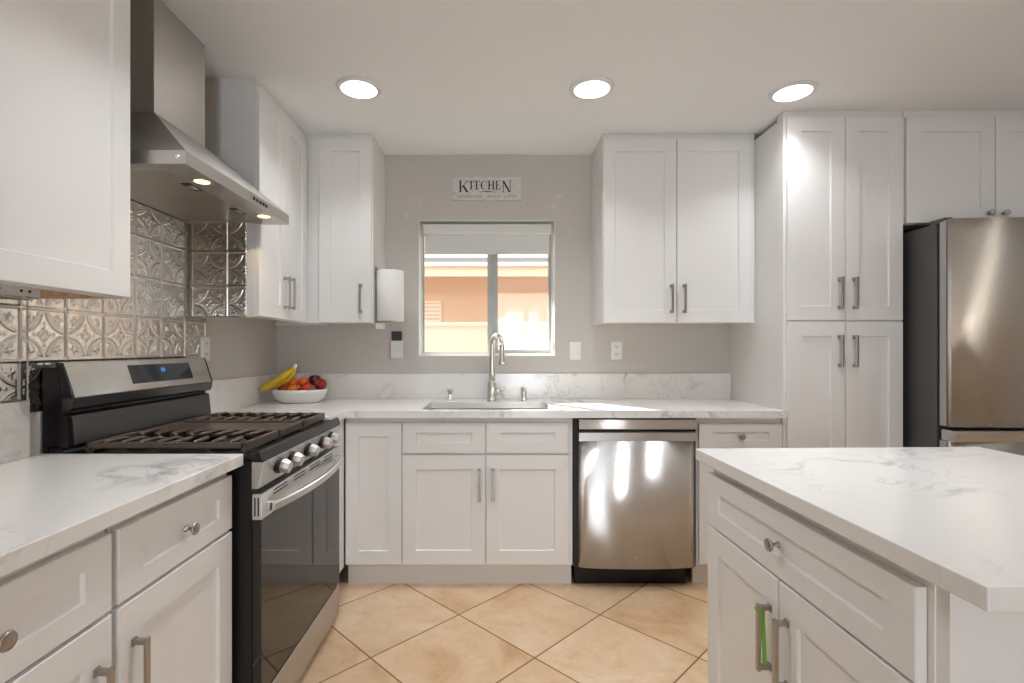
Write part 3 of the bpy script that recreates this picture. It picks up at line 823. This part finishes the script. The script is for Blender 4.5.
# local: x near .. far, y depth toward the wall, z up
ch0, ch1, chy, chz = 7.6, 19.6, 8.9, 9.7
canopy = MB()
rect = lambda x0, x1, y0, z: [(x0, y0, z), (x1, y0, z), (x1, HD, z), (x0, HD, z)]
canopy.loops([rect(0, HW, 0, 0.12), rect(0, HW, 0, 1.6), rect(.05, HW - .05, .05, 1.66), rect(ch0, ch1, chy, chz)], False, True)
canopy.loops([rect(0, HW, 0, .12), rect(.02, HW - .02, .02, 0.0)], False, False)
canopy.loops([rect(.02, HW - .02, .02, 0.0), rect(2.7, HW - 2.7, 3.4, 0.0), rect(2.8, HW - 2.8, 3.5, .5)], False, True, mi=0)
canopy.build('canopy', 'hood_steel', hd)
MB().box(ch0 + .05, ch1 - .05, chy, HD, chz, CEIL - 70.5 - .03).build('chimney', 'hood_steel', hd, bevel=.05)
for (fx0, fx1) in ((2.9, HW / 2 - .05), (HW / 2 + .05, HW - 2.9)):
    f = MB().box(fx0, fx1, 3.6, HD - .15, .05, .4, .05).build('grease_filter', 'filter_metal', hd)
    cxm = (fx0 + fx1) / 2
    MB().box(cxm - 1.6, cxm + 1.6, 3.9, 5.2, -.05, .1, .05).build('filter_latch', 'dark_steel', f)
    MB().box(cxm - .8, cxm + .8, 4.2, 4.9, -.12, .0, .05).build('latch_button', 'pale_steel', f)
for lx in (6.5, HW - 6.0):
    l_ = MB().lathe([(1.25, -.06), (1.25, .0)], (lx, 1.8, 0), n=24).build('lamp_ring', 'chrome', hd)
    MB().lathe([(.95, -.09), (.95, -.05)], (lx, 1.8, 0), n=24).build('lamp_lens', 'hood_lamp', l_)
    L_ = bpy.data.lights.new('hood_lamp_light', 'SPOT'); L_.energy = 2.0; L_.color = (1, .78, .5); L_.spot_size = math.radians(120); L_.shadow_soft_size = .02
    lo_ = bpy.data.objects.new('hood_lamp_light', L_); COL.objects.link(lo_); lo_.parent = hd
    lo_.location = Vector((lx, 1.8, -.2)) * IN
for k in range(5):
    MB().lathe([(.26, -.02), (.26, .12), (.18, .16)], (17.0 + k * 1.05, 0, .85), (0, -1, 0), 14).build('button', 'black_plastic', hd)
MB().lathe([(.3, -.02), (.3, .06), (.2, .1)], (0, 1.0, .85), (-1, 0, 0), 14).build('side_screw', 'chrome', hd)

# ------------------------------------------------------------------ refrigerator
FX = 82.9
fg = thing('refrigerator', 'large stainless refrigerator with dark grey side at the right edge', 'refrigerator', (FX, 92.9, 0))
FW = 36.0
MB().box(0, FW, 2.9, 29.5, 1.2, 71.9, .12).build('body', 'fridge_side', fg)
MB().box(.4, FW - .4, 2.4, 2.95, 2, 71.5).build('gasket', 'gasket', fg)
MB().box(1, FW - 1, 3.4, 4.2, .02, 1.4).build('base_grille', 'black_matte', fg)
def fdoor(x0, x1, z0, z1, name):
    m = MB(); n = 36; L = []
    r = .3
    for i in range(n + 1):
        s_ = .5 - .5 * math.cos(math.pi * i / n); x = x0 + (x1 - x0) * s_
        X_ = x / FW
        yy = .3 - .9 * (1 - (2 * X_ - 1) ** 2)
        e_ = min(x - x0, x1 - x)
        if e_ < r: yy += (r - e_) * .8
        L.append([(x, yy, z0), (x, yy, z1), (x, .75, z1), (x, .75, z0)])
    m.loops(L)
    for f in m.bm.faces: f.smooth = abs(f.normal.z) < .5
    d = m.build(name, 'fridge_steel', fg)
    MB().box(x0 + .02, x1 - .02, .95, 2.35, z0 + .05, z1 - .1, .06).build('door_body', 'door_edge_steel', d)
    MB().box(x0 + .12, x1 - .12, .74, .96, z0 + .1, z1 - .2).build('grip_groove', 'dark_slot', d)
    return d
fdoor(0.05, 17.95, 34.0, 72.3, 'door'); fdoor(18.05, FW - .05, 34.0, 72.3, 'door')
fdr = fdoor(0.05, FW - .05, 2.2, 31.4, 'freezer_drawer')
MB().prism([(-.5, 31.4), (-.75, 33.0), (-.3, 33.35), (2.3, 33.35), (2.3, 31.4)], lambda a, b, c: (.4 + (FW - .8) * c, a, b)).build('handle_lip', 'pale_steel', fdr)
MB().box(.05, 1.6, 1.2, 4.6, 71.9, 72.75, .15).build('hinge_cover', 'fridge_side', fg)

# ------------------------------------------------------------------ island
IROT = -88.4
il = thing('kitchen_island', 'white island cabinet with a wide drawer, two doors and a green tag on one pull', 'kitchen island', (25.85, 62.5, 0), IROT)
ID = 34.0; IW = 30.6
shell(MB(), IW, ID, ZB, ZT, top=False).build('carcass', ['white_paint', 'raw_wood'], il)
MB().box(0, IW, 3, ID, 0, ZB).build('toe_kick', 'white_paint', il)
drawer(il, .1, 30.1, 27.1, 33.3, (15.1,), st=2.7, rl=1.95)
for (x0, x1, hx) in ((.1, 15.0, 13.7), (15.15, 30.1, 16.5)):
    dd = door(il, x0, x1, 5.0, 26.85, hx, 20.8)
    if hx < 15: first_handle = [k for k in dd.children if k.name.startswith('handle')][0]
MB().box(IW, IW + .7, .9, ID, 0.3, ZT).build('end_panel', 'white_paint', il)
MB().box(IW + .7, IW + .95, .9, 2.9, 0.3, ZT).build('corner_trim', 'white_paint', il)
gt = MB()
gt.loops([[(x_a, y_a, z_a), (x_a + .05, y_b, z_a), (x_a + .09, y_b, z_a), (x_a + .04, y_a, z_a)] for x_a, y_a, y_b, z_a in
          ((-.02, -.96, -.52, 2.9), (.06, -.94, -.56, 1.6), (.02, -.86, -.46, 0.0), (.05, -.78, -.38, -1.6), (0, -.74, -.36, -2.85))])
gt.box(-.29, .29, -1.36, -.9, 2.5, 2.8, .02)
gto = gt.build('green_tag', 'green_tag', first_handle)
iw = thing('island_worktop', 'white veined quartz top of the island at the lower right', 'worktop', (24.8, 63.5, CT0), IROT)
MB().box(0, 36.8, 0, 36.4, 0.02, CT1 - CT0, .1).build('slab', 'veined_quartz', iw)

# ------------------------------------------------------------------ on the walls
def plate(name, label, cat, loc, rot, toggle, back=-.02):
    p_ = thing(name, label, cat, loc, rot)
    MB().box(-1.4, 1.4, -.25, back, -2.25, 2.25, .1).build('cover_plate', 'white_plastic', p_)
    if toggle:
        MB().box(-.65, .65, -.36, -.2, -1.3, 1.3, .06).build('rocker', 'white_plastic', p_)
    else:
        for s_ in (-1, 1):
            r_ = MB().box(-.68, .68, -.32, -.2, s_ * .98 - .62, s_ * .98 + .62, .08).build('receptacle', 'white_plastic', p_)
            sm = MB()
            for dx_ in (-.28, .28): sm.box(dx_ - .05, dx_ + .05, -.335, -.3, s_ * .98 - .08, s_ * .98 + .32)
            sm.lathe([(.1, 0), (.1, .03)], (0, -.305, s_ * .98 - .3), (0, -1, 0), 8)
            sm.build('socket_slot', 'dark_slot', r_)
    return p_
plate('light_switch', 'white rocker light switch on the grey wall right of the window', 'switch', (19.3, WB, 47.8), 0, True)
plate('power_outlet', 'white double power outlet under the right wall cabinet', 'outlet', (29.5, WB, 47.8), 0, False)
plate('power_outlet', 'white double power outlet on the left wall at the end of the tin tiles', 'outlet', (WL + .2, 94.2, 48.3), 90, False, .16)
wc = thing('wall_controller', 'small white wall controller with black top left of the window', 'controller', (-24.7, WB, 49.3))
MB().box(-1.5, 1.5, -.5, -.02, -3.3, 1.1, .15).build('holder', 'white_plastic', wc)
MB().box(-1.25, 1.25, -.75, -.1, .95, 3.3, .2).build('remote', 'black_plastic', wc)
MB().box(-.9, .9, -.53, -.45, -1.0, -.6, .02).build('button', 'white_trim', wc)

# KITCHEN sign
sg = thing('wall_sign', 'rectangular white KITCHEN sign on the grey wall above the window', 'sign', (-2.5, WB, 84.8))
SWD, SHT = 16.8, 5.75
MB().box(-SWD / 2, SWD / 2, -.6, -.02, 0, SHT, .04).build('board', 'distressed_white_board', sg)
def lett(mb, polys, x, z, h, wsc=1.0):
    for P in polys:
        mb.prism([(x + u_ * h * wsc, z + v_ * h) for u_, v_ in P], lambda a, b, c: (a, -.58 - .05 * c, b))
R_ = lambda u0, u1, v0, v1: [(u0, v0), (u1, v0), (u1, v1), (u0, v1)]
def stem(u, w_, s_=.07): return [R_(u, u + w_, 0, 1), R_(u - s_, u + w_ + s_, 0, .05), R_(u - s_, u + w_ + s_, .95, 1)]
LET = {
 'K': (stem(.08, .17) + [[(.25, .40), (.30, .36), (.80, .95), (.72, .95)], [(.36, .50), (.50, .62), (.92, .02), (.70, .02)], R_(.58, .98, .95, 1), R_(.60, 1.0, 0, .05)], 1.0),
 'I': (stem(.08, .17), .36),
 'T': ([R_(.30, .47, 0, 1), R_(.2, .57, 0, .05), R_(.02, .75, .94, 1), [(.02, .94), (.02, .74), (.05, .74), (.10, .94)], [(.75, .94), (.75, .74), (.72, .74), (.67, .94)]], .80),
 'H': (stem(.08, .17) + stem(.58, .17) + [R_(.25, .58, .48, .54)], .86),
 'E': (stem(.08, .17) + [R_(.25, .60, .95, 1), R_(.25, .62, 0, .05), R_(.25, .48, .48, .54), [(.60, 1), (.60, .76), (.57, .76), (.52, .95)], [(.64, 0), (.66, .26), (.62, .26), (.54, .05)], R_(.46, .49, .40, .62)], .72),
 'N': ([R_(.10, .16, 0, 1), R_(.02, .26, 0, .05), [(.02, 1), (.22, 1), (.80, 0), (.62, 0)], R_(.74, .80, 0, 1), R_(.66, .90, .95, 1)], .94),
}
cpoly = []
for k in range(24):
    a0 = math.radians(48 + (312 - 48) * k / 24); a1 = math.radians(48 + (312 - 48) * (k + 1) / 24)
    def wth(a): return .045 + .13 * max(0, -math.cos(a)) ** .8
    o_ = lambda a, d: (.44 + (.42 - d) * math.cos(a), .5 + (.51 - d * .6) * math.sin(a))
    cpoly.append([o_(a0, 0), o_(a1, 0), o_(a1, wth(a1)), o_(a0, wth(a0))])
cpoly.append([(.70, .64), (.74, .64), (.74, .96), (.68, .88)])
LET['C'] = (cpoly, .82)
lm = MB()
x = -6.95
for chh, h, z in (('K', 2.85, 2.0), ('I', 2.2, 2.65), ('T', 2.2, 2.65), ('C', 2.2, 2.65), ('H', 2.2, 2.65), ('E', 2.2, 2.65), ('N', 2.85, 2.0)):
    polys, adv = LET[chh]
    lett(lm, polys, x, z, h, .93)
    x += adv * h * .93 + .12
lm.build('lettering', 'sign_ink', sg)
orn = MB()
orn.tube([(-1.9, -.6, 2.2), (-1.6, -.6, 2.0), (-1.1, -.6, 2.2), (0.15, -.6, 2.12), (1.4, -.6, 2.2), (1.9, -.6, 2.0), (2.2, -.6, 2.2)], [.03, .05, .06, .12, .06, .05, .03], 6)
for k in (-.55, -.2, .15, .5, .85): orn.lathe([(.02, -.02), (.12, .0), (.02, .04)], (k, -.6, 2.2), (0, -1, 0), 8)
orn.build('flourish', 'sign_ink', sg)
tcu = bpy.data.curves.new('motto', 'FONT'); tcu.body = 'SEASONED  WITH  LOVE'; tcu.size = .95 * IN; tcu.extrude = .02 * IN; tcu.align_x = 'CENTER'; tcu.space_character = 1.22
tmp = bpy.data.objects.new('motto_text', tcu); COL.objects.link(tmp)
dg = bpy.context.evaluated_depsgraph_get()
tme = bpy.data.meshes.new_from_object(tmp.evaluated_get(dg)); bpy.data.objects.remove(tmp)
wdt = max(v_.co.x for v_ in tme.vertices) - min(v_.co.x for v_ in tme.vertices)
sc_ = 14.6 * IN / wdt
tme.transform(Matrix.Rotation(math.radians(90), 4, 'X') @ Matrix.Diagonal((sc_, .95, 1, 1)))
tme.materials.clear(); tme.materials.append(MAT['sign_ink_pale'])
place('motto', tme, sg, (0, -.61, .62))

# paper towels on the side of the wall cabinet
pt = thing('paper_towel_roll', 'white paper towel roll hanging on the cabinet side left of the window', 'paper towels', (-24.4, 116.2, 54.4))
ptr = MB()
prof = [(.8, .2), (2.95, .2), (3.05, .3), (3.05, 11.6), (2.95, 11.7), (.8, 11.7)]
ptr.lathe(prof, n=36, cap0=True, cap1=True)
ptr.build('roll', 'paper_towel', pt)
MB().tube([(-1.0, -2.9, .35), (1.8, -2.75, .35), (3.1, -1.5, .35)], .1, 6).build('roll_core', 'paper_towel', pt)
ph = thing('paper_towel_holder', 'slim nickel paper towel bracket on the side of the cabinet left of the window', 'holder', (-27.6, 116.2, 54.4))
MB().box(.02, .2, -1, 1, -.1, 12.6, .05).build('back_plate', 'nickel', ph)
MB().box(.1, 3.6, -.4, .4, 11.75, 11.95, .05).box(.1, 3.6, -.4, .4, -.1, .1, .05).build('arm', 'nickel', ph)
MB().lathe([(.3, -.9), (.35, -.6), (.3, -.05)], (3.2, 0, 0), n=12).lathe([(.25, 11.9), (.3, 12.1), (.15, 12.4)], (3.2, 0, 0), n=12).build('end_knob', 'nickel', ph)
MB().box(.1, 2.0, -1.1, .2, -1.6, -.2, .1).build('bracket_clip', 'white_plastic', ph)

# ------------------------------------------------------------------ fruit bowl
BX, BY = -45.4, 116.9
bo = MB()
el = lambda a, b, z, n=40: [(a * math.cos(2 * math.pi * k / n), b * math.sin(2 * math.pi * k / n), z) for k in range(n)]
bo.loops([el(4.3, 2.9, 0), el(4.7, 3.2, .15), el(5.6, 4.05, 1.1), el(6.15, 4.55, 2.3), el(6.3, 4.65, 3.0), el(6.2, 4.55, 3.08), el(6.0, 4.4, 2.9), el(5.4, 3.9, 1.4), el(4.3, 2.9, .45)], True, True, smooth=True)
bo.bm.transform(Matrix.Identity(4))
bowl = bo.build('fruit_bowl', 'ceramic', None, (BX, BY, CT1 + .01))
tag(bowl, 'oval white ceramic bowl of fruit in the left corner of the worktop', 'bowl')
def fruit(name, mat, label, cat, pos, r, sq=.94, stem_=False, dimple=True):
    f_ = thing(name, label, cat, (pos[0], pos[1], pos[2] - r * sq), 0, 'fruit in the white bowl')
    prof = []
    for k in range(15):
        a = -math.pi / 2 + math.pi * k / 14
        rr = r * math.cos(a); zz = r * sq * math.sin(a)
        if dimple and k > 11: zz -= r * .09 * (k - 11)
        prof.append((max(rr, .02), zz + r * sq))
    MB().lathe(prof, n=24).build('flesh', mat, f_)
    MB().tube([(0, 0, 2 * r * sq - .35 * (1 if dimple else .3)), (.05, 0, 2 * r * sq - .02)], [.07, .09], 7).build('stalk', 'fruit_stem', f_)
    return f_
def tilt(o, ax_, ay_): o.rotation_euler = (math.radians(ax_), math.radians(ay_), 0)
fruit('orange', 'orange_skin', 'left orange of the pair at the back of the fruit bowl, under the bananas', 'orange', (-47.7, 118.4, 40.3), 1.32)
fruit('orange', 'orange_skin', 'right orange of the pair at the back of the fruit bowl, beside the dark plum', 'orange', (-45.15, 118.6, 40.5), 1.32)
fruit('apricot', 'apricot_skin', 'small yellow-orange apricot at the front middle of the fruit bowl', 'apricot', (-46.4, 115.5, 39.1), 1.25)
fruit('nectarine', 'nectarine_skin', 'red-orange nectarine at the left end of the fruit bowl under the banana', 'nectarine', (-48.95, 116.3, 39.0), 1.25)
fruit('plum', 'plum_skin', 'dark purple plum on top at the back right of the fruit bowl', 'plum', (-42.7, 119.0, 41.0), 1.4)
fr_ = fruit('nectarine', 'red_skin', 'dark red nectarine at the far right of the fruit bowl, stalk end showing', 'nectarine', (-40.95, 115.9, 40.05), 1.4); tilt(fr_, 50, 0)
fr_.location = Vector((-40.5, 117.6, 39.3)) * IN
fruit('nectarine', 'nectarine_skin', 'bright red-orange nectarine at the front right of the fruit bowl', 'nectarine', (-43.2, 115.2, 39.35), 1.3)
fruit('plum', 'red_skin', 'small dark red plum between the apricot and the front nectarine in the bowl', 'plum', (-44.75, 116.0, 38.7), .95)
bn = thing('banana_bunch', 'two joined yellow bananas with white wrapped stems leaning over the bowl', 'bananas', (-51.2, 114.6, 39.2), 0)
def banana(p0, p1, p2, r):
    pts, rad = [], []
    N = 16
    for k in range(N + 1):
        s_ = k / N
        p_ = Vector(p0) * (1 - s_) ** 2 + Vector(p1) * 2 * s_ * (1 - s_) + Vector(p2) * s_ ** 2
        pts.append(p_)
        rad.append(r * (.25 + .75 * min(1, s_ / .18) ** .6) * (1 if s_ < .78 else max(.42, 1 - (s_ - .78) / .22 * .58)))
    b_ = MB().tube(pts, rad, 7).build('banana', 'banana_skin', bn, sub=1)
    d_ = (pts[0] - pts[1]).normalized()
    MB().tube([pts[0] - d_ * .1, pts[0] + d_ * .22], [r * .3, r * .16], 7).build('tip', 'banana_tip', b_)
banana((-1.9, -.8, .15), (2.1, -1.5, 1.2), (5.15, .5, 4.75), 1.0)
banana((-.6, .9, .7), (3.6, .3, .9), (5.35, .9, 4.75), .9)
MB().tube([(4.95, .8, 4.5), (5.25, .85, 5.1), (5.35, .85, 5.6)], [.42, .46, .4], 10).build('stem_wrap', 'white_plastic', bn)

# ------------------------------------------------------------------ ceiling lights
def can(label, loc):
    o = thing('ceiling_light', label, 'ceiling light', loc, 0, 'recessed ceiling lights')
    MB().lathe([(3.2, -.35), (3.35, -.42), (4.0, -.2), (4.1, -.01), (3.2, -.01)], n=36, cap0=False, cap1=False).build('trim_ring', 'white_plastic', o)
    MB().lathe([(3.22, -.3), (3.22, -.05)], n=32).build('lens', 'lamp_lens', o)
    L_ = bpy.data.lights.new('ceiling_light_lamp', 'AREA'); L_.shape = 'DISK'; L_.size = 6.2 * IN; L_.energy = CAN_POWER; L_.spread = math.radians(118); L_.color = (.955, .975, 1.0)
    a_ = bpy.data.objects.new('ceiling_light_lamp', L_); COL.objects.link(a_); a_.parent = o; a_.location = (0, 0, -.55 * IN)
    return o
c0 = can('round recessed ceiling light nearest the hood, leftmost of three', (-25.3, 93.2, CEIL))
added_lamp = [k for k in c0.children if k.type == 'LIGHT'][0].data.copy(); added_lamp.energy = ADDED_POWER
fridge_band_lamp = added_lamp.copy(); fridge_band_lamp.spread = math.radians(175); fridge_band_lamp.color = (1.0, .93, .82)  # unseen lamp added for the warm band on the refrigerator
for lab, loc in (('round recessed ceiling light in the middle, right of the window', (17.4, 93.2, CEIL)),
                 ('round recessed ceiling light in front of the pantry, rightmost of three', (55.0, 94.5, CEIL)),
                 ('unseen ceiling light added above the near left worktop, out of view', (-18, 57, CEIL)),
                 ('unseen ceiling light added above the island, out of view', (40, 57, CEIL)),
                 ('unseen ceiling light added at the right for the band on the refrigerator', (131, 45, CEIL))):
    c1 = dup(c0, loc, lab)
    if loc[1] < 90:  # the added lights out of view, stronger than the visible ones
        for k in c1.children:
            if k.type == 'LIGHT': k.data = fridge_band_lamp if loc[0] > 100 else added_lamp
